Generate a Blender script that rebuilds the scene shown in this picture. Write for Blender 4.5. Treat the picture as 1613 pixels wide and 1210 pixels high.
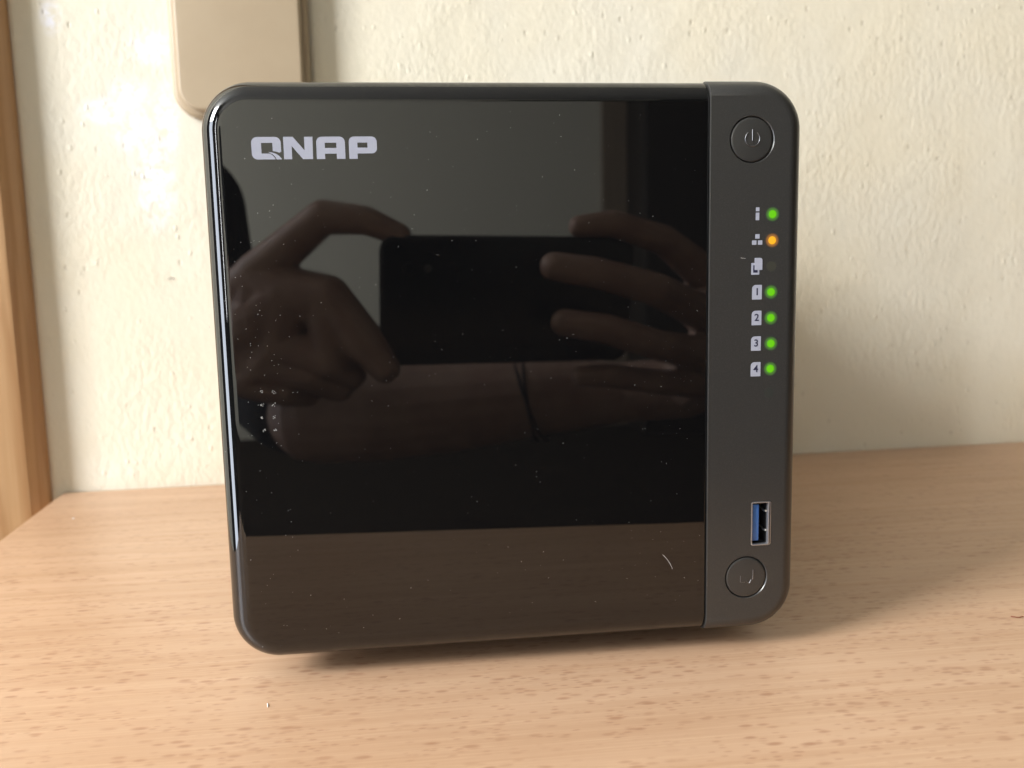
import bpy, bmesh, math, random
import numpy as np
from mathutils import Vector, Matrix, Euler

random.seed(7)
S = bpy.context.scene
COL = S.collection
for o in list(bpy.data.objects):
    bpy.data.objects.remove(o)
PI = math.pi

# ------------------------------------------------------------------ camera
# calibrated by resection from the photograph; all lengths below are millimetres, x along the device
# front, y into the wall, z up from the tabletop
MM = 0.001
CAM = Vector((-30.07, -250.38, 119.99))
RX, RY, YAW = -0.1324, 0.0210, -0.1128
R_CAM = Matrix.Rotation(YAW, 3, 'Z') @ Matrix.Rotation(RX, 3, 'X') @ Matrix.Rotation(RY, 3, 'Y')
cam_d = bpy.data.cameras.new('camera')
cam = bpy.data.objects.new('camera', cam_d); COL.objects.link(cam)
S.camera = cam
cam.matrix_world = Matrix.Translation(CAM * MM) @ R_CAM.to_4x4() @ Matrix.Rotation(PI/2, 4, 'X')
cam_d.sensor_fit = 'HORIZONTAL'; cam_d.sensor_width = 36.0
cam_d.lens = 36.0 * 1388.9 / 1613.0
cam_d.clip_start = 0.0005; cam_d.clip_end = 50
cam_d.dof.use_dof = True
cam_d.dof.focus_distance = 0.256
cam_d.dof.aperture_fstop = 15

# ------------------------------------------------------------------ light
W = bpy.data.worlds.new("World"); S.world = W; W.use_nodes = True
bg = W.node_tree.nodes['Background']
bg.inputs[0].default_value = (1.0, 0.95, 0.86, 1); bg.inputs[1].default_value = 0.06
S.view_settings.view_transform = 'Standard'; S.view_settings.look = 'None'
S.view_settings.exposure = 0.0; S.view_settings.gamma = 1.0

def area(name, loc, target, sx, sy, power, col):
    l = bpy.data.lights.new(name, 'AREA'); l.shape = 'RECTANGLE'; l.size = sx; l.size_y = sy
    l.energy = power; l.color = col
    o = bpy.data.objects.new(name, l); COL.objects.link(o); o.location = loc
    d = Vector(target) - Vector(loc); o.rotation_euler = d.to_track_quat('-Z', 'Y').to_euler()
    return o
# tall balcony window to the left: bright sky in its upper half, darker ground in its lower half
area('window_sky', (-2.20, -0.92, 1.50), (0.0, 0.10, 1.50), 0.75, 1.10, 162.0, (0.94, 0.965, 1.0))
area('window_ground', (-2.20, -0.92, 0.1), (0.0, 0.10, 0.1), 0.75, 1.66, 42.0, (0.80, 0.87, 1.0))
area('far_wall_fill', (-2.3, -2.7, 0.6), (0.1, -4.4, 0.4), 1.0, 1.3, 128.0, (0.97, 0.98, 1.0))  # added fill lamp, turned away from the device to brighten the opposite wall

# ------------------------------------------------------------------ materials
def mat(name, base, rough=0.5, metal=0.0, ior=1.5, spec=None, emit=None, es=0.0):
    m = bpy.data.materials.new(name); m.use_nodes = True
    p = m.node_tree.nodes['Principled BSDF']
    p.inputs['Base Color'].default_value = (*base, 1); p.inputs['Roughness'].default_value = rough
    p.inputs['Metallic'].default_value = metal; p.inputs['IOR'].default_value = ior
    if spec is not None: p.inputs['Specular IOR Level'].default_value = spec
    if emit: p.inputs['Emission Color'].default_value = (*emit, 1); p.inputs['Emission Strength'].default_value = es
    return m
class N:
    """small node-graph helper"""
    def __init__(s, m): s.m = m; s.t = m.node_tree; s.p = s.t.nodes['Principled BSDF']
    def new(s, typ, **kw):
        n = s.t.nodes.new(typ)
        for k, v in kw.items(): setattr(n, k, v)
        return n
    def put(s, sock, v):
        if isinstance(v, bpy.types.NodeSocket): s.t.links.new(v, sock)
        else: sock.default_value = v
    def coord(s, scale=(1, 1, 1), loc=(0, 0, 0), rot=(0, 0, 0)):
        c = s.new('ShaderNodeTexCoord'); mp = s.new('ShaderNodeMapping')
        s.t.links.new(c.outputs['Object'], mp.inputs[0])
        mp.inputs['Scale'].default_value = scale; mp.inputs['Location'].default_value = loc; mp.inputs['Rotation'].default_value = rot
        return mp.outputs[0]
    def noise(s, vec, scale, detail=3, rough=0.55, dist=0.0):
        n = s.new('ShaderNodeTexNoise'); s.put(n.inputs['Vector'], vec)
        n.inputs['Scale'].default_value = scale; n.inputs['Detail'].default_value = detail
        n.inputs['Roughness'].default_value = rough; n.inputs['Distortion'].default_value = dist
        return n.outputs['Fac']
    def voro(s, vec, scale, feature='F1', rnd=1.0):
        n = s.new('ShaderNodeTexVoronoi', feature=feature); s.put(n.inputs['Vector'], vec)
        n.inputs['Scale'].default_value = scale; n.inputs['Randomness'].default_value = rnd
        return n
    def ramp(s, v, a, b, lo=0.0, hi=1.0):
        n = s.new('ShaderNodeMapRange', interpolation_type='SMOOTHSTEP'); s.put(n.inputs[0], v)
        for i, q in enumerate((a, b, lo, hi)): s.put(n.inputs[i+1], q)
        return n.outputs[0]
    def math(s, op, a, b=0.0):
        n = s.new('ShaderNodeMath', operation=op); s.put(n.inputs[0], a); s.put(n.inputs[1], b); return n.outputs[0]
    def mix(s, f, a, b, blend='MIX'):
        n = s.new('ShaderNodeMix', data_type='RGBA', blend_type=blend)
        s.put(n.inputs[0], f)
        for sock, v in ((n.inputs[6], a), (n.inputs[7], b)):
            s.put(sock, v if isinstance(v, bpy.types.NodeSocket) else (*v, 1))
        return n.outputs[2]
    def bump(s, h, dist, strength=1.0, prev=None):
        n = s.new('ShaderNodeBump'); s.put(n.inputs['Height'], h); n.inputs['Distance'].default_value = dist
        n.inputs['Strength'].default_value = strength
        if prev is not None: s.put(n.inputs['Normal'], prev)
        return n.outputs[0]
    def color(s, c): s.put(s.p.inputs['Base Color'], c)
    def normal(s, n): s.put(s.p.inputs['Normal'], n)
    def rough(s, v): s.put(s.p.inputs['Roughness'], v)

# plaster wall (object coordinates: x along the wall, z up, metres)
M_WALL = mat('cream plaster paint', (.78, .72, .56), .85)
g = N(M_WALL); c0 = g.coord()
big = g.noise(c0, 6, 3); mid = g.noise(c0, 25, 3)
col = g.mix(g.ramp(big, .35, .68), (.745, .67, .51), (.745, .695, .57))
col = g.mix(g.ramp(mid, .35, .75, 0, .25), col, (.76, .715, .60))
sep = g.new('ShaderNodeSeparateXYZ'); g.put(sep.inputs[0], c0)
def blob(x, z, rx, rz, soft=.9):
    dx = g.math('DIVIDE', g.math('SUBTRACT', sep.outputs[0], x), rx)
    dz = g.math('DIVIDE', g.math('SUBTRACT', sep.outputs[2], z), rz)
    d = g.math('SQRT', g.math('ADD', g.math('MULTIPLY', dx, dx), g.math('MULTIPLY', dz, dz)))
    return g.ramp(d, 0.25, 1.25, 1.0, 0.0)
wear = None
for a in ((-.1555, .240, .011, .010), (-.181, .207, .014, .008), (-.168, .214, .012, .012), (-.166, .196, .014, .013), (-.150, .202, .008, .022), (-.158, .172, .012, .030), (-.205, .255, .006, .010)):
    b = blob(*a); wear = b if wear is None else g.math('MAXIMUM', wear, b)
patch = g.math('MULTIPLY', wear, g.ramp(g.noise(c0, 160, 5, .7), .36, .60))
col = g.mix(g.math('MULTIPLY', patch, .85), col, (.86, .85, .90))
# trowelled grain: upright smears plus sparse nubs and pits
st = g.coord(scale=(1, 1, .55), rot=(0, .35, 0))
n1 = g.noise(st, 310, 4, .55); n2 = g.noise(c0, 60, 2); n3 = g.noise(st, 750, 3, .6)
cal = g.ramp(g.noise(c0, 16, 2), .40, .60, .25, 1.0)
v = g.voro(st, 230); pit = g.ramp(v.outputs['Distance'], .05, .26, 1, 0)
sep2 = g.new('ShaderNodeSeparateColor'); g.put(sep2.inputs[0], v.outputs['Color'])
nub = g.math('MULTIPLY', pit, g.ramp(sep2.outputs[0], .70, .85)); hole = g.math('MULTIPLY', pit, g.ramp(sep2.outputs[1], .955, .985))
h = g.math('ADD', g.math('MULTIPLY', n1, g.math('MULTIPLY', cal, 1.5)), g.math('MULTIPLY', n2, .7))
h = g.math('ADD', h, g.math('MULTIPLY', nub, .75)); h = g.math('SUBTRACT', h, g.math('MULTIPLY', hole, .6))
h = g.math('ADD', h, g.math('MULTIPLY', n3, .22))
g.normal(g.bump(h, .0008, .58))
col = g.mix(g.math('MULTIPLY', hole, .35), col, (.34, .28, .19))
g.color(col)

# beech tabletop
M_BEECH = mat('beech laminate', (.6, .42, .26), .42)
g = N(M_BEECH); c0 = g.coord()
ca = g.coord(scale=(1, 26, 1)); cb = g.coord(scale=(1, 70, 1))
wv = g.noise(g.coord(scale=(3, 3, 3)), 2.0, 2)
broad = g.noise(g.coord(scale=(2.0, 18, 1)), 2.2, 3, .55, .6)
fine = g.noise(ca, 9, 5, .62, .35); hair = g.noise(cb, 20, 4, .65)
col = g.mix(g.ramp(broad, .32, .70), (.468, .288, .173), (.525, .336, .211))
col = g.mix(g.ramp(fine, .40, .75, 0, .36), col, (.39, .215, .112))
col = g.mix(g.ramp(hair, .45, .72, 0, .45), col, (.60, .405, .255))
# pores: short dark dashes along the grain
def flecks(sx, sy, off, lo, hi, keep):
    vv = g.voro(g.coord(scale=(sx, sy, 1), loc=(off, off*1.7, 0)), 1.0)
    s_ = g.new('ShaderNodeSeparateColor'); g.put(s_.inputs[0], vv.outputs['Color'])
    dens = g.ramp(g.noise(g.coord(scale=(1, 4, 1), loc=(off, 0, 0)), 14, 3), .36, .58, .0, 1.0)
    k = g.math('MULTIPLY', g.ramp(s_.outputs[0], keep, keep+.12), dens)
    return g.math('MULTIPLY', g.ramp(vv.outputs['Distance'], lo, hi, 1, 0), k)
f1 = flecks(145, 390, 0.0, .11, .38, .22); f2 = flecks(240, 680, 3.1, .11, .40, .15); f3 = flecks(105, 290, 7.7, .10, .34, .42)
fl = g.math('MAXIMUM', g.math('MAXIMUM', g.math('MULTIPLY', f1, .62), g.math('MULTIPLY', f2, .5)), g.math('MULTIPLY', f3, .7))
col = g.mix(fl, col, (.31, .15, .08))
g.color(col)
g.rough(g.ramp(fine, .3, .7, .36, .46))
g.normal(g.bump(g.math('SUBTRACT', g.math('MULTIPLY', hair, .3), fl), .00012, .5))

# pine trim
M_PINE = mat('varnished pine', (.55, .33, .15), .4)
g = N(M_PINE)
gr = g.noise(g.coord(scale=(60, 60, 2.2)), 3.0, 3, .5, .9); gf = g.noise(g.coord(scale=(300, 300, 8)), 3.0, 3)
col = g.mix(g.ramp(gr, .35, .66), (.45, .262, .12), (.36, .188, .075))
col = g.mix(g.ramp(gf, .4, .75, 0, .3), col, (.52, .33, .17))
g.color(col)

M_TAUPE = mat('taupe plastic', (.50, .385, .26), .42)
g = N(M_TAUPE); g.color(g.mix(g.ramp(g.noise(g.coord(), 40, 4), .3, .75, 0, .5), (.425, .328, .213), (.39, .295, .188)))
M_GLOSS = mat('piano black acrylic', (.0035, .0035, .0037), .012, ior=1.65)
g = N(M_GLOSS); g.rough(g.ramp(g.noise(g.coord(), 30, 4), .45, .8, .010, .05))
M_STRIP = mat('gunmetal satin paint', (.066, .066, .064), .32, metal=.5)
g = N(M_STRIP)
sp = g.noise(g.coord(), 4200, 2, .7)
g.color(g.mix(g.ramp(sp, .45, .75), (.060, .058, .054), (.078, .075, .070)))
g.normal(g.bump(sp, .00001, .35))
M_RIM = mat('gunmetal edge glint', (.22, .22, .225), .36, metal=1.0)  # lighter metal stands in for edge highlights on the button symbols
M_CASE = mat('grey metal casing', (.10, .10, .105), .45, metal=.4)
M_DARK = mat('black plastic', (.012, .012, .012), .5)
M_RUBBER = mat('black rubber', (.02, .02, .02), .8)
M_PRINT = mat('pale silver print', (.365, .375, .44), .5)
M_NAVY = mat('dark navy print', (.02, .02, .05), .5)
M_STEEL = mat('nickel plated steel', (.50, .50, .51), .34, metal=.85)
M_BLUE = mat('blue port plastic', (.06, .17, .48), .4)
M_GOLD = mat('contact spring metal', (.70, .64, .52), .3, metal=1.0)
def led_mat(name, c, s):
    m = mat(name, (.01, .01, .01), .6, spec=.1)
    g = N(m)
    gr = g.new('ShaderNodeTexGradient', gradient_type='SPHERICAL')
    g.put(gr.inputs[0], g.coord(scale=(1/.00155,)*3, loc=(0, 0, 0)))
    em = g.p.inputs['Emission Color']; em.default_value = (*c, 1)
    g.put(g.p.inputs['Emission Strength'], g.ramp(gr.outputs['Fac'], .0, .55, s*.62, s))
    return m
M_LEDG = led_mat('lit green light', (.145, .62, .0), 1.0)
M_LEDO = led_mat('lit orange light', (1.0, .46, .015), 1.1)
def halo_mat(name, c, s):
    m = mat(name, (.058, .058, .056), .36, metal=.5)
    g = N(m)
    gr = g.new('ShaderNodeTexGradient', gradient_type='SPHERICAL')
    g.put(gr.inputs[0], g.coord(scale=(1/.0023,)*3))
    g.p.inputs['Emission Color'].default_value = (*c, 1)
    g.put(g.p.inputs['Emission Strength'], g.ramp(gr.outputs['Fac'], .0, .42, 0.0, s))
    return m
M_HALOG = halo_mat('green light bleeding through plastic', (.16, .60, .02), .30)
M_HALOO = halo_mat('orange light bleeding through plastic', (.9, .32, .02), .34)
M_LEDOFF = halo_mat('unlit indicator lens with faint glow', (.30, .28, .08), .05)  # slight emission put in so the unlit lens shows its olive tone
M_LEDFAINT = halo_mat('unlit lens with fainter glow', (.10, .26, .06), .018)  # even weaker emission for the lowest unlit lens
M_WHITE = mat('white lint', (.85, .84, .82), .7)
M_THREAD = mat('reddish brown thread', (.25, .08, .04), .8)
M_HAIR = mat('dark hair', (.10, .07, .04), .6)
M_DUST = mat('pale dust', (.42, .42, .40), .8)
M_SKIN = mat('skin', (.50, .30, .22), .5)
g = N(M_SKIN); g.color(g.mix(g.ramp(g.noise(g.coord(), 45, 4), .35, .7), (.36, .235, .18), (.29, .17, .13)))
g.normal(g.bump(g.noise(g.coord(), 900, 3), .0003, .5))
M_SHIRT = mat('black cloth', (.015, .015, .017), .9)
M_PHONE = mat('black phone glass', (.006, .006, .007), .18)
M_FLOOR = mat('dark carpet floor', (.05, .035, .025), .95, spec=.1)
g = N(M_FLOOR); g.color(g.mix(g.ramp(g.noise(g.coord(scale=(1, 12, 1)), 3, 4), .3, .7), (.040, .029, .021), (.026, .019, .014)))
M_FARWALL = mat('olive grey wall paint', (.70, .68, .58), .9)
g = N(M_FARWALL); g.normal(g.bump(g.noise(g.coord(), 120, 4), .002, .6))
M_CEIL = mat('pale ceiling paint', (.50, .49, .46), .9)
M_CUPB = mat('dark stained wood', (.03, .024, .02), .5)
g = N(M_CUPB); g.color(g.mix(g.ramp(g.noise(g.coord(scale=(20, 20, 1)), 3, 4), .3, .7), (.035, .026, .02), (.02, .015, .012)))
M_BROWNW = mat('brown stained wood', (.20, .12, .07), .5)
g = N(M_BROWNW); g.color(g.mix(g.ramp(g.noise(g.coord(scale=(20, 20, 1)), 3, 4), .3, .7), (.30, .235, .17), (.24, .185, .13)))

# ------------------------------------------------------------------ helpers
def bm_box(bm, x0, x1, y0, y1, z0, z1, bev=0.0, seg=2):
    b = bmesh.new()
    vs = [b.verts.new((x, y, z)) for x in (x0, x1) for y in (y0, y1) for z in (z0, z1)]
    for f in ((0, 1, 3, 2), (4, 6, 7, 5), (0, 4, 5, 1), (2, 3, 7, 6), (0, 2, 6, 4), (1, 5, 7, 3)):
        b.faces.new([vs[i] for i in f])
    if bev: bmesh.ops.bevel(b, geom=b.edges[:], offset=bev, segments=seg, affect='EDGES', profile=.5)
    bmesh.ops.recalc_face_normals(b, faces=b.faces[:])
    join(bm, b)
def join(bm, b):
    me = bpy.data.meshes.new('tmp'); b.to_mesh(me); b.free(); bm.from_mesh(me); bpy.data.meshes.remove(me)
def bm_prism(bm, poly, y0, y1, bev=0.0, holes=()):
    """polygon in (x, z) extruded from y0 (front) to y1 (back)"""
    b = bmesh.new()
    def ring(pts, y): return [b.verts.new((p[0], y, p[1])) for p in pts]
    if not holes:
        f = b.faces.new(ring(poly, y0))
    else:
        es = []
        for pts in (poly, *holes):
            r = ring(pts, y0)
            es += [b.edges.new((r[i], r[(i+1) % len(r)])) for i in range(len(r))]
        bmesh.ops.triangle_fill(b, edges=es, use_beauty=True, normal=(0, -1, 0))
        bmesh.ops.dissolve_limit(b, angle_limit=.01, verts=b.verts[:], edges=[e for e in b.edges if len(e.link_faces) == 2])
    ex = bmesh.ops.extrude_face_region(b, geom=b.faces[:])
    bmesh.ops.translate(b, verts=[v for v in ex['geom'] if isinstance(v, bmesh.types.BMVert)], vec=(0, y1-y0, 0))
    bmesh.ops.recalc_face_normals(b, faces=b.faces[:])
    if bev:
        fe = [e for e in b.edges if all(abs(v.co.y-y0) < 1e-6 for v in e.verts) and len(e.link_faces) == 2 and e.calc_face_angle(0) > .5]
        bmesh.ops.bevel(b, geom=fe, offset=bev, segments=2, affect='EDGES', profile=.5)
    join(bm, b)
def rrect(x0, x1, z0, z1, r, n=8):
    if not isinstance(r, (tuple, list)): r = (r,)*4          # bl, br, tr, tl
    out = []
    for (cx, cz, a0, rr) in ((x0+r[0], z0+r[0], PI, r[0]), (x1-r[1], z0+r[1], 1.5*PI, r[1]), (x1-r[2], z1-r[2], 0, r[2]), (x0+r[3], z1-r[3], .5*PI, r[3])):
        if rr < 1e-6: out.append((cx, cz)); continue
        for i in range(n+1):
            a = a0 + .5*PI*i/n; out.append((cx+rr*math.cos(a), cz+rr*math.sin(a)))
    return out
def circ(cx, cz, r, n=48): return [(cx+r*math.cos(2*PI*i/n), cz+r*math.sin(2*PI*i/n)) for i in range(n)]
def bm_lathe(bm, cx, cz, prof, n=64):
    """profile (radius, y) turned about the y axis through (cx, cz); closed when both ends have r = 0"""
    b = bmesh.new(); rings = []
    for r, y in prof:
        if r < 1e-9: rings.append([b.verts.new((cx, y, cz))])
        else: rings.append([b.verts.new((cx+r*math.cos(2*PI*i/n), y, cz+r*math.sin(2*PI*i/n))) for i in range(n)])
    for A, B in zip(rings, rings[1:]):
        for i in range(n):
            j = (i+1) % n
            if len(A) == 1: b.faces.new((A[0], B[j], B[i]))
            elif len(B) == 1: b.faces.new((A[i], A[j], B[0]))
            else: b.faces.new((A[i], A[j], B[j], B[i]))
    bmesh.ops.recalc_face_normals(b, faces=b.faces[:])
    join(bm, b)
def bm_tube(bm, pts, r, n=8, r1=None):
    b = bmesh.new(); pts = [Vector(p) for p in pts]; rings = []
    for k, p in enumerate(pts):
        t = (pts[min(k+1, len(pts)-1)] - pts[max(k-1, 0)]).normalized()
        u = t.cross(Vector((0.3, .1, .95))).normalized(); w = t.cross(u)
        rr = r if r1 is None else r+(r1-r)*k/(len(pts)-1)
        rings.append([b.verts.new(p+rr*(math.cos(2*PI*i/n)*u+math.sin(2*PI*i/n)*w)) for i in range(n)])
    for A, B in zip(rings, rings[1:]):
        for i in range(n): b.faces.new((A[i], A[(i+1) % n], B[(i+1) % n], B[i]))
    b.faces.new(rings[0]); b.faces.new(rings[-1][::-1])
    bmesh.ops.recalc_face_normals(b, faces=b.faces[:])
    join(bm, b)
def shade(bm, angle=40):
    for f in bm.faces: f.smooth = True
    for e in bm.edges:
        if len(e.link_faces) == 2: e.smooth = e.calc_face_angle(0) < math.radians(angle)
        else: e.smooth = False
def obj(name, bm, m, parent=None, smooth=None, off=(0, 0, 0)):
    """millimetre bmesh -> one linked mesh object; off (mm) becomes the object's origin"""
    if smooth: shade(bm, smooth)
    bmesh.ops.translate(bm, verts=bm.verts[:], vec=-Vector(off))
    bmesh.ops.scale(bm, verts=bm.verts[:], vec=(MM, MM, MM))
    me = bpy.data.meshes.new(name); bm.to_mesh(me); bm.free()
    me.materials.append(m)
    o = bpy.data.objects.new(name, me); COL.objects.link(o); o.location = Vector(off)*MM
    if parent: o.parent = parent
    return o
def thing(name, label, cat, loc=(0, 0, 0), group=None):
    o = bpy.data.objects.new(name, None); COL.objects.link(o); o.location = Vector(loc)*MM; o.empty_display_size = .02
    return tag(o, label, cat, group)
def tag(o, label, cat, group=None):
    o['label'] = label; o['category'] = cat
    if group: o['group'] = group
    return o
def structure(o): o['kind'] = 'structure'; return o

WA = 0.0272                                    # the wall and the desk run 1.56 degrees off the device's front
WY = 263.57
T = Vector((math.cos(WA), math.sin(WA), 0)); NV = Vector((-math.sin(WA), math.cos(WA), 0))
def place_on_wall(o): o.location = NV*WY*MM; o.rotation_euler = (0, 0, WA)

# ------------------------------------------------------------------ setting
bm = bmesh.new(); bm_box(bm, -2600, 2600, 0, 120, -745, 1800)
w = structure(obj('wall', bm, M_WALL)); place_on_wall(w)
bm = bmesh.new(); bm_box(bm, -2600, 2600, -4700, 400, -765, -745)
structure(obj('floor', bm, M_FLOOR))
bm = bmesh.new(); bm_box(bm, -2600, 2600, -4520, -4400, -745, 1809)
structure(obj('opposite_wall', bm, M_FARWALL))

bm = bmesh.new(); bm_box(bm, -2600, 2600, -4700, 400, 1810, 1830)
structure(obj('ceiling', bm, M_CEIL))

# desk
desk = thing('desk', 'beech desk with a bare worn top, standing against the cream wall under the black device', 'desk', (100, 60, -745))
def desk_poly():
    a = T*(-219.4) + NV*(WY-1.0); b = T*1100 + NV*(WY-1.0)
    return [(a.x, a.y), (-204.0, -160.5), (1100, -60), (b.x, b.y)]
bm = bmesh.new()
pv = [bm.verts.new((x, y, 0)) for x, y in desk_poly()]; f = bm.faces.new(pv)
ex = bmesh.ops.extrude_face_region(bm, geom=[f])
bmesh.ops.translate(bm, verts=[v for v in ex['geom'] if isinstance(v, bmesh.types.BMVert)], vec=(0, 0, -25))
bmesh.ops.recalc_face_normals(bm, faces=bm.faces[:])
bmesh.ops.bevel(bm, geom=bm.edges[:], offset=1.2, segments=3, affect='EDGES', profile=.5)
top = obj('tabletop', bm, M_BEECH, smooth=30); top.parent = desk; top.matrix_parent_inverse = Matrix.Translation(-desk.location)
for x, y in ((-170, -115), (1040, -20), (-185, 220), (1040, 250)):
    bm = bmesh.new(); bm_box(bm, x-25, x+25, y-20, y+20, -744.5, -25.2, 2)
    l = obj('leg', bm, M_BEECH); l.parent = desk; l.matrix_parent_inverse = Matrix.Translation(-desk.location)

# pine trim at the left: bevelled architrave profile (x along wall, off = distance from the wall)
prof = [(-225.5, .3), (-225.6, 4.5), (-226.6, 7.0), (-230.8, 12.6), (-232.2, 13.7), (-235, 14.2), (-300, 14.2), (-302, 13), (-302, .3)]
bm = bmesh.new(); r0 = [bm.verts.new((x, -o, -740)) for x, o in prof]; f = bm.faces.new(r0)
ex = bmesh.ops.extrude_face_region(bm, geom=[f])
bmesh.ops.translate(bm, verts=[v for v in ex['geom'] if isinstance(v, bmesh.types.BMVert)], vec=(0, 0, 2100))
bmesh.ops.recalc_face_normals(bm, faces=bm.faces[:])
o = obj('door_frame', bm, M_PINE, smooth=25); place_on_wall(o)
tag(o, 'orange pine trim board running up the left edge of the cream wall', 'wood trim')

# taupe box on the wall
box = thing('wall_box', 'taupe plastic box with rounded lower corners fixed high on the wall behind the device', 'wall box')
place_on_wall(box)
def loft(bm, x0, x1, z0, z1, R, prof, n=10):
    """rings of an inset rounded rectangle: prof = (inset, y)"""
    b = bmesh.new(); rings = []
    for d, y in prof:
        pts = rrect(x0+d, x1-d, z0+d, z1-d, max(R-d, .3), n)
        rings.append([b.verts.new((p[0], y, p[1])) for p in pts])
    k = len(rings[0])
    for A, B in zip(rings, rings[1:]):
        for i in range(k): b.faces.new((A[i], A[(i+1) % k], B[(i+1) % k], B[i]))
    fr = b.faces.new(rings[-1]); bk = b.faces.new(rings[0])
    bmesh.ops.recalc_face_normals(b, faces=b.faces[:])
    join(bm, b)
def rnd(r, y0, n=7, d0=0.0): return [(d0+r-r*math.cos(.5*PI*i/n), y0-r*math.sin(.5*PI*i/n)) for i in range(n+1)]
bm = bmesh.new(); loft(bm, -144.6, -72.2, 202.0, 345, 15, [(0, -.4), (0, -1.4)] + [(q[0], q[1]) for q in rnd(3.2, -5.0)][1:])
obj('back_plate', bm, M_TAUPE, box, 35)
bm = bmesh.new(); loft(bm, -140.6, -75.6, 205.2, 341.5, 12.5, [(0.8, -6.4), (0.8, -7.2), (0, -7.6)] + rnd(1.8, -11.0))
obj('cover', bm, M_TAUPE, box, 35)

# ------------------------------------------------------------------ the network storage device
Z0 = 7.0; HH = 164.5; HW = 85.0; SEAM = 56.6; RC = 13.8
nas = thing('network_storage', 'black desktop storage box with glossy front door and lit green lights', 'storage device', (0, 113, 0))
INV = Matrix.Translation(-nas.location)
def part(name, bm, m, smooth=None, parent=None, off=(0, 0, 0)):
    o = obj(name, bm, m, None, smooth, off)
    if parent is None: o.parent = nas; o.matrix_parent_inverse = INV
    else:
        o.parent = parent; o.matrix_parent_inverse = (Matrix.Translation(parent.location) if parent.parent is None else Matrix.Translation(parent.location)).inverted()
    return o
def front_solid(y_off=0.0, grow=0.0, rb=6.2):
    b = bmesh.new()
    n = 26; prof = [(1.2, 14.0), (0.0, 13.0)]
    for i in range(n+1):
        a = .5*PI*i/n
        prof.append((rb*(1-math.cos(a))*1.0, 6.6-6.6*math.sin(a)))
    prof = [(d-grow, y+y_off) for d, y in prof]
    loft(b, -HW, HW, Z0, Z0+HH, RC, prof, 32)
    return b
def cut(b, x, keep_left):
    r = bmesh.ops.bisect_plane(b, geom=b.verts[:]+b.edges[:]+b.faces[:], dist=1e-5, plane_co=(x, 0, 0), plane_no=(1, 0, 0),
                               clear_outer=keep_left, clear_inner=not keep_left)
    es = [e for e in r['geom_cut'] if isinstance(e, bmesh.types.BMEdge)]
    bmesh.ops.contextual_create(b, geom=es)
    bmesh.ops.recalc_face_normals(b, faces=b.faces[:])
    se = [e for e in b.edges if all(abs(v.co.x-x) < 1e-4 for v in e.verts) and all(v.co.y < 12 for v in e.verts)]
    return se
def flat_front(bm, tol=.9995):
    for f in bm.faces:
        f.smooth = not (f.normal.y < -tol and f.calc_area() > 200)
b = front_solid()
se = cut(b, SEAM-.28, True)
bmesh.ops.bevel(b, geom=se, offset=.45, segments=3, affect='EDGES', profile=.5)
shade(b, 30); flat_front(b)
door = part('front_door', b, M_GLOSS)

b = front_solid(-.35, .35, 5.0)
se = cut(b, SEAM, False)
bmesh.ops.bevel(b, geom=se, offset=.22, segments=2, affect='EDGES', profile=.5)
strip = part('control_strip', b, M_STRIP)
YS = -.35
# openings: two button wells, port slot, seven light wells
PWR = (69.0, 147.65+Z0); CPY = (69.1, 17.2+Z0)
USB = (70.45, 76.75, 27.05+Z0, 40.75+Z0)
LEDS = [(75.47, 126.5, 'g'), (75.5, 119.0, 'o'), (75.4, 111.5, 'x'), (75.42, 104.0, 'g'), (75.5, 96.4, 'g'), (75.65, 88.8, 'g'), (75.6, 81.3, 'g'), (75.3, 74.1, 'x')]
cb_ = bmesh.new()
for cx, cz in (PWR, CPY):
    bm_lathe(cb_, cx, cz, [(0, -2), (6.9, -2), (6.72, YS-.01), (6.5, YS+.25), (6.5, 4), (0, 4)], 72)
bm_prism(cb_, rrect(USB[0]-.1, USB[1]+.1, USB[2]-.1, USB[3]+.1, .7, 5), -2, 7.0)
cut_o = obj('cutter', cb_, M_DARK)
md = strip.modifiers.new('b', 'BOOLEAN'); md.operation = 'DIFFERENCE'; md.object = cut_o; md.solver = 'EXACT'
bpy.context.view_layer.update()
dg = bpy.context.evaluated_depsgraph_get()
nm = bpy.data.meshes.new_from_object(strip.evaluated_get(dg)); strip.modifiers.clear()
old = strip.data; strip.data = nm; nm.name = 'control_strip'; bpy.data.meshes.remove(old)
bpy.data.objects.remove(cut_o)
bm = bmesh.new(); bm.from_mesh(nm)
bmesh.ops.remove_doubles(bm, verts=bm.verts[:], dist=1e-7)
shade(bm, 32)
for f in bm.faces:
    if f.normal.y < -.9995 and f.calc_area() > 1e-4: f.smooth = False
bm.to_mesh(nm); bm.free()

def button(cx, cz, name):
    bm = bmesh.new()
    bm_lathe(bm, cx, cz, [(0, YS+.02), (5.6, YS+.02), (5.95, YS+.06), (6.17, YS+.2), (6.25, YS+.42), (6.25, 3.8), (0, 3.8)], 72)
    return part(name, bm, M_STRIP, 30, off=(cx, YS, cz))
def ridge(bm, pts, r=.15):
    bm_tube(bm, [(x, YS+.02, z) for x, z in pts], r, 8)
pb = button(*PWR, 'power_button'); pb['label'] = 'round button with an embossed power symbol'
bm = bmesh.new(); cx, cz = PWR[0]+.15, PWR[1]+.25
ridge(bm, [(cx+2.15*math.sin(a), cz+2.15*math.cos(a)) for a in [math.radians(38+q*284/24) for q in range(25)]], .17)
ridge(bm, [(cx, cz+2.55), (cx, cz+1.2), (cx, cz-.55)], .19)
part('power_symbol', bm, M_RIM, 60, pb)
qb = button(*CPY, 'copy_button'); qb['label'] = 'round button with an embossed copy arrow'
bm = bmesh.new(); cx, cz = CPY
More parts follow.
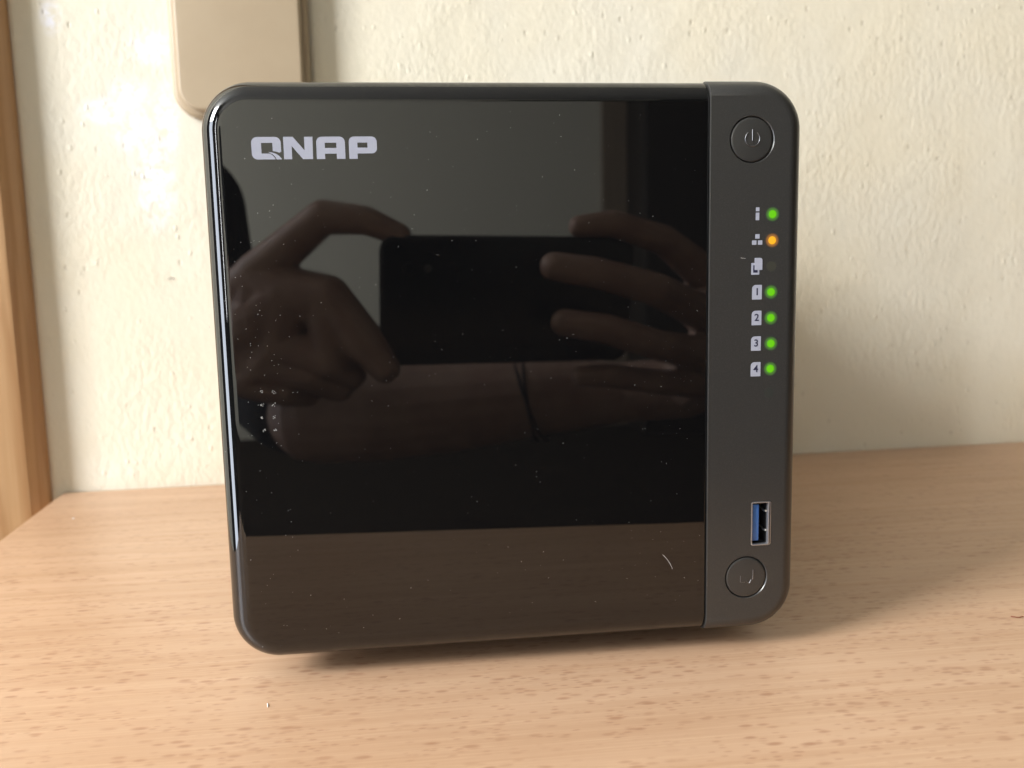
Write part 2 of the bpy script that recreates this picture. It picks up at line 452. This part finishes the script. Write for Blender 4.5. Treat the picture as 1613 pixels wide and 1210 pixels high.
ridge(bm, [(cx+2.2, cz+2.3), (cx+2.2, cz+.6), (cx+2.1, cz-.7)], .17); ridge(bm, [(cx+1.65, cz-.75), (cx+1.35, cz-1.5), (cx+1.0, cz-1.9)], .14)
ridge(bm, [(cx+1.0, cz-1.9), (cx+.1, cz-1.2)], .06)
ridge(bm, [(cx-1.75, cz+.55), (cx-1.75, cz-.3), (cx-1.8, cz-1.5)], .09); ridge(bm, [(cx-1.8, cz-1.5), (cx-.9, cz-1.55), (cx-.3, cz-1.5)], .06)
part('copy_symbol', bm, M_RIM, 60, qb)

# port
px0, px1, pz0, pz1 = USB
bm = bmesh.new(); bm_prism(bm, rrect(px0, px1, pz0, pz1, .7, 5), YS-.05, 0.9, .14, (rrect(px0+.42, px1-.95, pz0+.42, pz1-.42, .35, 4),))
port = part('port', bm, M_STEEL, 35); port['label'] = 'upright blue-tongued port socket in a steel shell'
bm = bmesh.new(); bm_prism(bm, rrect(px0+.5, px1-1.0, pz0+.5, pz1-.5, .2, 3), 5.8, 6.6)
bm_prism(bm, rrect(px0+.02, px1-.02, pz0+.02, pz1-.02, .5, 3), .95, 6.5, 0, (rrect(px0+.45, px1-.97, pz0+.45, pz1-.45, .3, 3),)); part('added_dark_lining', bm, M_DARK, None, port)  # black lining added to keep the port's inside dark, without blue reflections
bm = bmesh.new(); bm_box(bm, px0+.75, px0+2.75, .5, 5.7, pz0+1.3, pz1-1.1, .15); part('tongue', bm, M_BLUE, 40, port)
for z in (37.55, 31.55):
    bm = bmesh.new(); bm_tube(bm, [(px1-1.05, 5.5, z+Z0), (px1-1.35, 3.2, z+Z0), (px1-1.75, 1.4, z+Z0), (px1-1.3, .5, z+Z0)], .32, 8)
    part('contact_spring', bm, M_GOLD, 50, port)
# dark gap between shell and its right-hand lip
bm = bmesh.new(); bm_box(bm, px1-.62, px1-.34, YS-.05, 1.0, pz0+.5, pz1-.5); part('shell_gap', bm, M_DARK, None, port)

# indicator lights
for x, z, k in LEDS:
    z += Z0
    if k == 'x':
        bm = bmesh.new(); bm_lathe(bm, x, z, [(0, YS-.03), (1.5, YS-.03), (1.5, YS+.2), (0, YS+.2)], 32)
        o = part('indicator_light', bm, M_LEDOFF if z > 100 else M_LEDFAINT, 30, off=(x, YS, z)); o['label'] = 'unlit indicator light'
        continue
    bm = bmesh.new(); bm_lathe(bm, x, z, [(0, YS-.03), (2.3, YS-.03), (2.3, YS+.2), (0, YS+.2)], 40)
    h = part('indicator_light', bm, M_HALOG if k == 'g' else M_HALOO, 30, off=(x, YS, z)); h['label'] = 'lit green indicator light' if k == 'g' else 'lit orange indicator light'
    bm = bmesh.new(); bm_lathe(bm, x, z, [(0, YS-.09), (1.0, YS-.09), (1.16, YS-.07), (1.22, YS-.02), (1.22, YS+.2), (0, YS+.2)], 32)
    part('lens', bm, M_LEDG if k == 'g' else M_LEDO, 60, h, off=(x, YS, z))

# printed symbols
def printed(name, polys, y=YS, m=M_PRINT, parent=None, label=None, th=.04):
    bm = bmesh.new()
    for q in polys:
        if isinstance(q, tuple): bm_prism(bm, q[0], y-th, y+.05, 0, q[1])
        else: bm_prism(bm, q, y-th, y+.05)
    o = part(name, bm, m, None, parent)
    if label: o['label'] = label
    return o
def rc(x0, x1, z0, z1): return [(x0, z0+Z0), (x1, z0+Z0), (x1, z1+Z0), (x0, z1+Z0)]
printed('status_symbol', [rc(70.45, 71.5, 127.4, 128.5), rc(70.42, 71.48, 124.85, 127.0)], label='small printed letter i')
printed('network_symbol', [rc(70.36, 71.66, 119.55, 120.85), rc(69.42, 70.75, 117.8, 119.05), rc(71.2, 72.52, 117.8, 119.05)], label='three small printed squares')
cs = printed('copy_pages_symbol', [rrect(69.3, 71.75, 109.15+Z0, 112.55+Z0, .12, 3)], label='two overlapping printed pages')
printed('page_inset', [rc(69.88, 71.2, 109.75, 111.9)], YS-.05, M_NAVY, cs)  # dark navy area printed inside the back page
printed('page', [rrect(70.28, 72.62, 110.5+Z0, 114.0+Z0, (.1, .1, .7, .1), 4)], YS-.10, M_PRINT, cs)
def text_mesh(ch, size):
    cu = bpy.data.curves.new('t', 'FONT'); cu.body = ch; cu.size = size; cu.align_x = 'CENTER'; cu.align_y = 'CENTER'; cu.extrude = .02; cu.offset = .05
    to = bpy.data.objects.new('t', cu); COL.objects.link(to); bpy.context.view_layer.update()
    me = bpy.data.meshes.new_from_object(to.evaluated_get(bpy.context.evaluated_depsgraph_get()))
    bm = bmesh.new(); bm.from_mesh(me); bpy.data.meshes.remove(me)
    bpy.data.objects.remove(to); bpy.data.curves.remove(cu)
    bmesh.ops.transform(bm, matrix=Matrix.Rotation(PI/2, 4, 'X'), verts=bm.verts[:])
    return bm
for ch, x0, x1, z0, z1 in (('1', 69.65, 72.62, 101.9, 106.15), ('2', 69.65, 72.62, 94.35, 98.6), ('3', 69.58, 72.58, 86.8, 91.05), ('4', 69.58, 72.6, 79.15, 83.4)):
    t_ = printed('drive_symbol', [rrect(x0, x1, z0+Z0, z1+Z0, (.12, .12, .12, 1.1), 5)], label='pale printed drive tab with the digit ' + ch)
    bm = text_mesh(ch, 2.95)
    bmesh.ops.translate(bm, verts=bm.verts[:], vec=((x0+x1)/2+.05, YS-.055, (z0+z1)/2+Z0+.05))
    part('digit', bm, M_NAVY, None, t_)

# wordmark, four letters
def P(*pts): return [(x, z+Z0) for x, z in pts]
def arc(cx, cz, r, a0, a1, n=6): return [(cx+r*math.cos(math.radians(a0+(a1-a0)*i/n)), cz+r*math.sin(math.radians(a0+(a1-a0)*i/n))) for i in range(n+1)]
zt, zb = 149.0, 143.08
Yd = 0.0
def letter(polys, parent, name='letter'):
    return printed(name, polys, Yd, M_PRINT, parent)
# Q: rounded frame with a square counter, tail swoosh cut off by a thin dark line
Qo = P(*arc(-69.5, zt-1.55, 1.55, 180, 90), *arc(-64.8, zt-1.55, 1.55, 90, 0), (-63.22, 145.1),
       (-63.75, 144.85), (-64.7, 145.15), (-65.45, 145.25), (-65.47, 147.45), (-68.45, 147.45), (-68.45, 144.62), (-66.3, 144.62), (-65.6, 144.2), (-65.0, 143.55), (-64.82, zb),
       *arc(-69.5, zb+1.5, 1.5, 270, 180))
logo_q = letter([Qo], None, 'logo'); logo_q['label'] = 'pale silver block-letter wordmark'
tail = P((-66.75, 145.0), (-65.7, 144.95), (-64.6, 144.55), (-63.75, 143.95), (-63.1, zb), (-64.55, zb), (-64.85, 143.75), (-65.55, 144.45))
printed('letter_tail', [tail], Yd, M_PRINT, logo_q)
letter([P((-62.55, zb), (-62.55, zt), (-60.0, zt), (-57.0, 145.4), (-57.0, zt), (-54.75, zt), (-54.85, zb), (-57.5, zb), (-60.4, 146.6), (-60.4, zb))], logo_q)
letter([P((-53.85, zb), *arc(-52.4, zt-1.4, 1.4, 180, 90), *arc(-47.6, zt-1.4, 1.4, 90, 0), (-46.15, zb), (-48.45, zb), (-48.45, 144.55), (-51.55, 144.55), (-51.55, zb)),
       ] if False else [(P((-53.85, zb), (-51.6, zb), (-51.6, 144.5), (-48.45, 144.5), (-48.45, zb), (-46.15, zb), *arc(-47.6, zt-1.45, 1.45, 0, 90), *arc(-52.35, zt-1.45, 1.45, 90, 180)), (P((-51.55, 146.0), (-48.45, 146.0), (-48.45, 147.4), (-51.55, 147.4)),))], logo_q)
letter([(P((-45.1, zb), (-42.85, zb), (-42.85, 144.5), (-38.9, 144.5), *arc(-38.9, 145.85, 1.35, 270, 360), *arc(-38.95, zt-1.4, 1.4, 0, 90), *arc(-43.7, zt-1.4, 1.4, 90, 180)), (P((-42.8, 146.05), (-40.1, 146.05), (-40.1, 147.4), (-42.8, 147.4)),))], logo_q)

# casing and feet
bm = bmesh.new(); loft(bm, -HW+1.2, HW-1.2, Z0+1.2, Z0+HH-1.2, RC-1, [(1.5, 226), (0, 224.5), (0, 14.05)], 12)
part('casing', bm, M_CASE, 30)
for x in (-62, 62):
    for y in (62, 200):
        bm = bmesh.new()
        b2 = bmesh.new(); bm_lathe(b2, 0, 0, [(0, 0.02), (7.4, .02), (8, .6), (8, 8.6), (0, 8.6)], 32)
        bmesh.ops.transform(b2, matrix=Matrix.Translation((x, y, 0)) @ Matrix.Rotation(PI/2, 4, 'X'), verts=b2.verts[:]); join(bm, b2)
        part('foot', bm, M_RUBBER, 40)

# ------------------------------------------------------------------ small litter
def tiny(name, pts, r, m, label, cat, n=6):
    bm = bmesh.new(); bm_tube(bm, pts, r, n, r*.7)
    c = Vector(pts[0]); o = obj(name, bm, m, None, 60, c); tag(o, label, cat); return o
tiny('crumb', [(-200.6, 198, .35), (-200.1, 198.2, .4), (-199.8, 197.9, .3)], .33, M_WHITE, 'tiny white crumb on the desk near its left end by the wall', 'crumb')
tiny('lint', [(-73.7, -10.9, .18), (-73.5, -11.8, .22), (-73.3, -13.0, .18)], .17, M_WHITE, 'short white lint bit on the desk in front of the device', 'lint')
tiny('thread', [(166.2, 11.5, .3), (167.4, 10.2, .4), (168.6, 10.0, .4), (169.4, 10.9, .3), (170.2, 10.6, .3)], .22, M_THREAD, 'reddish brown thread end on the desk at the right', 'thread')
tiny('fibre', [(43.0, -.08, 25.8+Z0), (43.7, -.1, 25.1+Z0), (44.7, -.1, 23.8+Z0), (45.4, -.1, 22.6+Z0), (46.0, -.08, 21.2+Z0)], .05, M_WHITE, 'curved pale fibre stuck to the glossy door, lower right', 'fibre')
tiny('fibre', [(66.1, YS-.05, 114.1+Z0), (66.8, YS-.06, 114.0+Z0), (67.5, YS-.05, 113.9+Z0)], .05, M_WHITE, 'short pale fibre on the grey strip beside the page symbol', 'fibre')
p0 = T*(-153.6) + NV*(WY-.35)
tiny('hair', [tuple(p0 + T*(2.0*math.cos(a)) + Vector((0, 0, 116.2+1.4*math.sin(a)))) for a in [math.radians(20+q*20) for q in range(8)]], .16, M_HAIR, 'short curved hair on the cream wall left of the device', 'hair')
# dust on the glossy door
bm = bmesh.new(); rg = random.Random(3)
def speck(x, z, s, l=1.0):
    a = rg.uniform(0, PI); c, q = math.cos(a), math.sin(a)
    vs = [bm.verts.new((x+(c*u-q*v_)*s, -.01-w_*s, z+Z0+(q*u+c*v_)*s)) for u, v_, w_ in ((-l, -.5, 0), (l, -.4, 0), (.2*l, .6, 0), (0, 0, .6))]
    for t in ((0, 1, 3), (1, 2, 3), (2, 0, 3)): bm.faces.new([vs[i] for i in t])
for i in range(280):
    speck(rg.uniform(-79, 55), rg.uniform(6, 158), rg.choice((.06, .07, .08, .10, .13, .17)))
for i in range(70):
    speck(rg.gauss(-72, 5), rg.gauss(78, 28), rg.choice((.08, .11, .14, .17)))
for i in range(40):
    speck(rg.gauss(45, 8), rg.gauss(85, 16), rg.choice((.05, .06, .08)))
for i in range(14):
    speck(rg.uniform(-75, 52), rg.uniform(8, 150), .07, rg.uniform(3, 7))
for i in range(2):
    for j in range(4):
        for q in range(5): speck(-72.1+i*3.2+rg.uniform(-.55, .55), 79.6-j*3.6+rg.uniform(-.45, .45), rg.uniform(.17, .30))
o = obj('dust', bm, M_DUST); o['kind'] = 'stuff'

# ------------------------------------------------------------------ what the glossy door mirrors: far furniture, phone, hands
cup = thing('wardrobe', 'dark wooden wardrobe against the opposite wall, seen mirrored in the glossy door', 'wardrobe', (1700, -4200, -745))
def cpart(name, bm, m, sm=None):
    o = obj(name, bm, m, None, sm); o.parent = cup; o.matrix_parent_inverse = Matrix.Translation(-cup.location); return o
bm = bmesh.new(); bm_box(bm, 1128, 2300, -4395, -4050, -744, 1400, 4); cpart('body', bm, M_CUPB)
for x0, x1 in ((1133, 1710), (1718, 2295)):
    bm = bmesh.new(); bm_box(bm, x0, x1, -4048, -4028, -700, 1380, 4); cpart('door', bm, M_CUPB)
bm = bmesh.new(); bm_box(bm, 990, 1125, -4395, -4365, -744, 1420, 4)
tag(obj('door_frame', bm, M_BROWNW), 'brown wooden door casing beside the wardrobe, mirrored in the glossy door', 'door frame')

# phone: its back faces the device, square to the line of sight, a hand's breadth behind the viewpoint
phone = thing('phone', 'black phone held sideways in two hands, mirrored in the glossy front door', 'phone')
phone.matrix_world = Matrix.Translation(Vector((-30.07, -290.44, 119.99))*MM) @ R_CAM.to_4x4()
PX0, PX1, PZ0, PZ1 = -17.3, 144.7, -61.0, 19.7
def pp(name, bm, m, sm=None): o = obj(name, bm, m, None, sm); o.parent = phone; return o
bm = bmesh.new(); loft(bm, PX0, PX1, PZ0, PZ1, 10, [(1.2, -9.0), (.3, -8.3), (0, -7.0), (0, -4), (.4, -2.6), (1.4, -1.8), (2.4, -1.6)], 10)
pp('body', bm, M_PHONE, 40)
bm = bmesh.new(); bm_lathe(bm, 0, 0, [(4.2, -1.5), (4.2, -.95), (3.5, -.8), (3.3, -1.1), (3.3, -1.5)], 40); pp('lens_ring', bm, M_DARK, 40)
bm = bmesh.new(); bm_lathe(bm, 12, 0, [(0, -1.3), (2.2, -1.3), (2.4, -1.6), (0, -1.6)], 24); pp('flash', bm, M_CASE, 40)

LEFT = {
    'wrist': (-160.5, -349.4, 74.2, 28.1, 25.9),
    'fore': (-192.9, -430.4, 87.5, 32.4, 30.2),
    'elbow': (-221.7, -527.6, 115.1, 38.9, 38.9),
    'palm': (-123.1, -325.7, 89.2, 25.9, 16.2),
    'i0': (-124.1, -318.1, 118.6, 14.0, 14.0),
    'i1': (-81.1, -304.1, 152.2, 10.8, 10.8),
    'i2': (-55.3, -298.7, 149.7, 8.9, 8.9),
    'i3': (-34.6, -296.0, 140.5, 7.0, 7.0),
    't0': (-106.8, -313.8, 105.3, 18.4, 16.2),
    't1': (-80.8, -304.1, 102.9, 15.1, 14.0),
    't2': (-60.3, -298.7, 77.3, 13.5, 13.5),
    't3': (-46.8, -295.4, 59.7, 9.7, 9.7),
    'm0': (-112.4, -313.8, 73.8, 14.0, 13.0),
    'm1': (-80.6, -303.0, 63.0, 10.8, 10.8),
    'm2': (-67.4, -309.5, 54.7, 8.6, 8.6),
    'm3': (-71.8, -324.6, 48.8, 7.6, 7.6),
    'r0': (-123.4, -318.1, 61.6, 13.0, 13.0),
    'r1': (-93.2, -308.4, 54.9, 10.3, 10.3),
    'r2': (-76.5, -314.9, 45.4, 8.6, 8.6),
    'r3': (-84.0, -331.1, 43.4, 7.6, 7.6),
    'p0': (-135.0, -324.6, 51.1, 11.9, 11.9),
    'p1': (-110.3, -316.0, 44.0, 9.2, 9.2),
    'p2': (-97.5, -323.5, 40.8, 7.6, 7.6),
    'p3': (-105.1, -335.4, 39.4, 6.5, 6.5),
}
RIGHT = {
    'elbow': (-105.4, -446.6, 8.4, 38.9, 38.9),
    'f1': (-55.5, -430.4, 11.2, 38.9, 38.9),
    'f2': (2.9, -417.5, 16.0, 35.6, 35.6),
    'f3': (64.8, -403.4, 22.6, 30.2, 30.2),
    'f4': (126.1, -392.6, 24.5, 22.7, 22.7),
    'wrist': (170.0, -376.4, 29.0, 22.7, 19.4),
    'palm': (187.7, -346.2, 63.8, 23.8, 17.3),
    'i0': (173.6, -333.2, 108.7, 13.0, 13.0),
    'i1': (133.4, -309.5, 135.0, 9.7, 9.7),
    'i2': (97.9, -299.8, 145.5, 8.6, 8.6),
    'i3': (75.8, -296.5, 143.8, 7.1, 7.1),
    'm0': (171.1, -327.8, 83.2, 13.0, 13.0),
    'm1': (122.8, -286.8, 104.0, 10.3, 10.3),
    'm2': (83.1, -279.2, 115.1, 9.7, 9.7),
    'm3': (57.1, -281.4, 119.5, 8.9, 8.9),
    'r0': (169.8, -331.1, 56.9, 13.0, 13.0),
    'r1': (125.5, -289.0, 68.5, 9.9, 9.9),
    'r2': (88.8, -279.2, 81.0, 9.5, 9.5),
    'r3': (62.8, -281.4, 85.5, 8.6, 8.6),
    'p0': (169.4, -338.6, 36.3, 10.8, 10.8),
    'p1': (129.3, -309.5, 42.8, 8.6, 8.6),
    'p2': (97.0, -298.7, 49.4, 7.8, 7.8),
    'p3': (76.2, -297.6, 50.2, 6.7, 6.7),
    't0': (186.1, -354.8, 72.3, 15.1, 15.1),
    't1': (158.9, -335.4, 91.7, 11.9, 11.9),
    't2': (125.3, -318.1, 103.7, 9.7, 9.7),
    't3': (105.1, -313.8, 110.4, 7.6, 7.6),
}

person = thing('person', 'bare hands and forearms holding the black phone, black sleeves, mirrored in the glossy door', 'person', (0, -400, 60))
PINV = Matrix.Translation(-person.location)
def capsule(bm, a, b, ra, rb, n=18):
    a, b = Vector(a), Vector(b); ax = (b-a); L = ax.length; ax.normalize()
    u = ax.cross(Vector((.31, .17, .93))).normalized(); w = ax.cross(u)
    b_ = bmesh.new(); rings = []
    pr = [(-ra*math.cos(t), ra*math.sin(t)) for t in (0.35, .8, 1.2, PI/2)] + [(L+rb*math.cos(t), rb*math.sin(t)) for t in (PI/2, 1.2, .8, .35)]
    for h_, r_ in pr:
        rings.append([b_.verts.new(a+ax*h_+r_*(math.cos(2*PI*i/n)*u+math.sin(2*PI*i/n)*w)) for i in range(n)])
    for A, B in zip(rings, rings[1:]):
        for i in range(n): b_.faces.new((A[i], A[(i+1) % n], B[(i+1) % n], B[i]))
    b_.faces.new(rings[0][::-1]); b_.faces.new(rings[-1])
    bmesh.ops.recalc_face_normals(b_, faces=b_.faces[:])
    join(bm, b_)
def body(name, links, P, m, vox, it):
    bm = bmesh.new()
    for a, b in links: capsule(bm, P[a][:3], P[b][:3], P[a][3], P[b][3])
    o = obj(name, bm, m)
    r = o.modifiers.new('r', 'REMESH'); r.mode = 'VOXEL'; r.voxel_size = vox*MM
    sm = o.modifiers.new('s', 'SMOOTH'); sm.factor = .5; sm.iterations = it
    bpy.context.view_layer.update()
    me = bpy.data.meshes.new_from_object(o.evaluated_get(bpy.context.evaluated_depsgraph_get()))
    o.modifiers.clear(); old = o.data; o.data = me; bpy.data.meshes.remove(old); me.name = name
    for p in me.polygons: p.use_smooth = True
    o.parent = person; o.matrix_parent_inverse = PINV
    return o
def finger(k, n=4): return [(f'{k}{i}', f'{k}{i+1}') for i in range(n-1)]
fingers = sum((finger(k) for k in 'itmrp'), [])
webL = [('wrist', 'palm'), ('wrist', 'i0'), ('wrist', 'm0'), ('wrist', 'r0'), ('wrist', 'p0'), ('wrist', 't0'), ('palm', 'i0'), ('palm', 't0'), ('palm', 'm0'), ('i0', 't0'), ('t0', 'm0'), ('m0', 'r0'), ('r0', 'p0'), ('t1', 'm1')]
la = body('arm', fingers + webL + [('fore', 'wrist'), ('elbow', 'fore')], LEFT, M_SKIN, 1.4, 5)
webR = [('wrist', 'palm'), ('palm', 'i0'), ('palm', 'm0'), ('palm', 'r0'), ('palm', 'p0'), ('wrist', 'p0'), ('i0', 'm0'), ('m0', 'r0'), ('r0', 'p0'), ('palm', 't0'), ('wrist', 't0')]
ra = body('arm', fingers + webR + [('elbow', 'f1'), ('f1', 'f2'), ('f2', 'f3'), ('f3', 'f4'), ('f4', 'wrist')], RIGHT, M_SKIN, 1.6, 6)
def sleeve(P):
    o = body('sleeve', [(i, i+1) for i in range(len(P)-1)], P, M_SHIRT, 4, 4); return o
sleeve([(-202.8, -508.2, 122.2, 45.4, 45.4), (-220.1, -560.0, 176.2, 49.7, 49.7), (-282.7, -624.8, 211.8, 60.5, 60.5)])
sleeve([(-125.0, -484.4, 16.3, 47.5, 47.5), (-145.2, -527.6, 25.8, 50.8, 50.8), (-192.8, -624.8, 64.7, 62.6, 62.6)])

# thin dark cord wound twice round the right wrist
bm = bmesh.new()
c = Vector((58.6, -404.5, 20.0)); ax = Vector((57.3, 13, 6.1)).normalized(); u = ax.cross(Vector((0, 0, 1))).normalized(); w_ = ax.cross(u)
bm_tube(bm, [c + ax*(5*math.sin(t)+6*math.cos(t/2)) + 32.2*(math.cos(t)*u+math.sin(t)*w_) for t in [i*4*PI/72 for i in range(73)]], .9, 8)
o = obj('wrist_cord', bm, M_SHIRT, None, 60); o.parent = person; o.matrix_parent_inverse = PINV
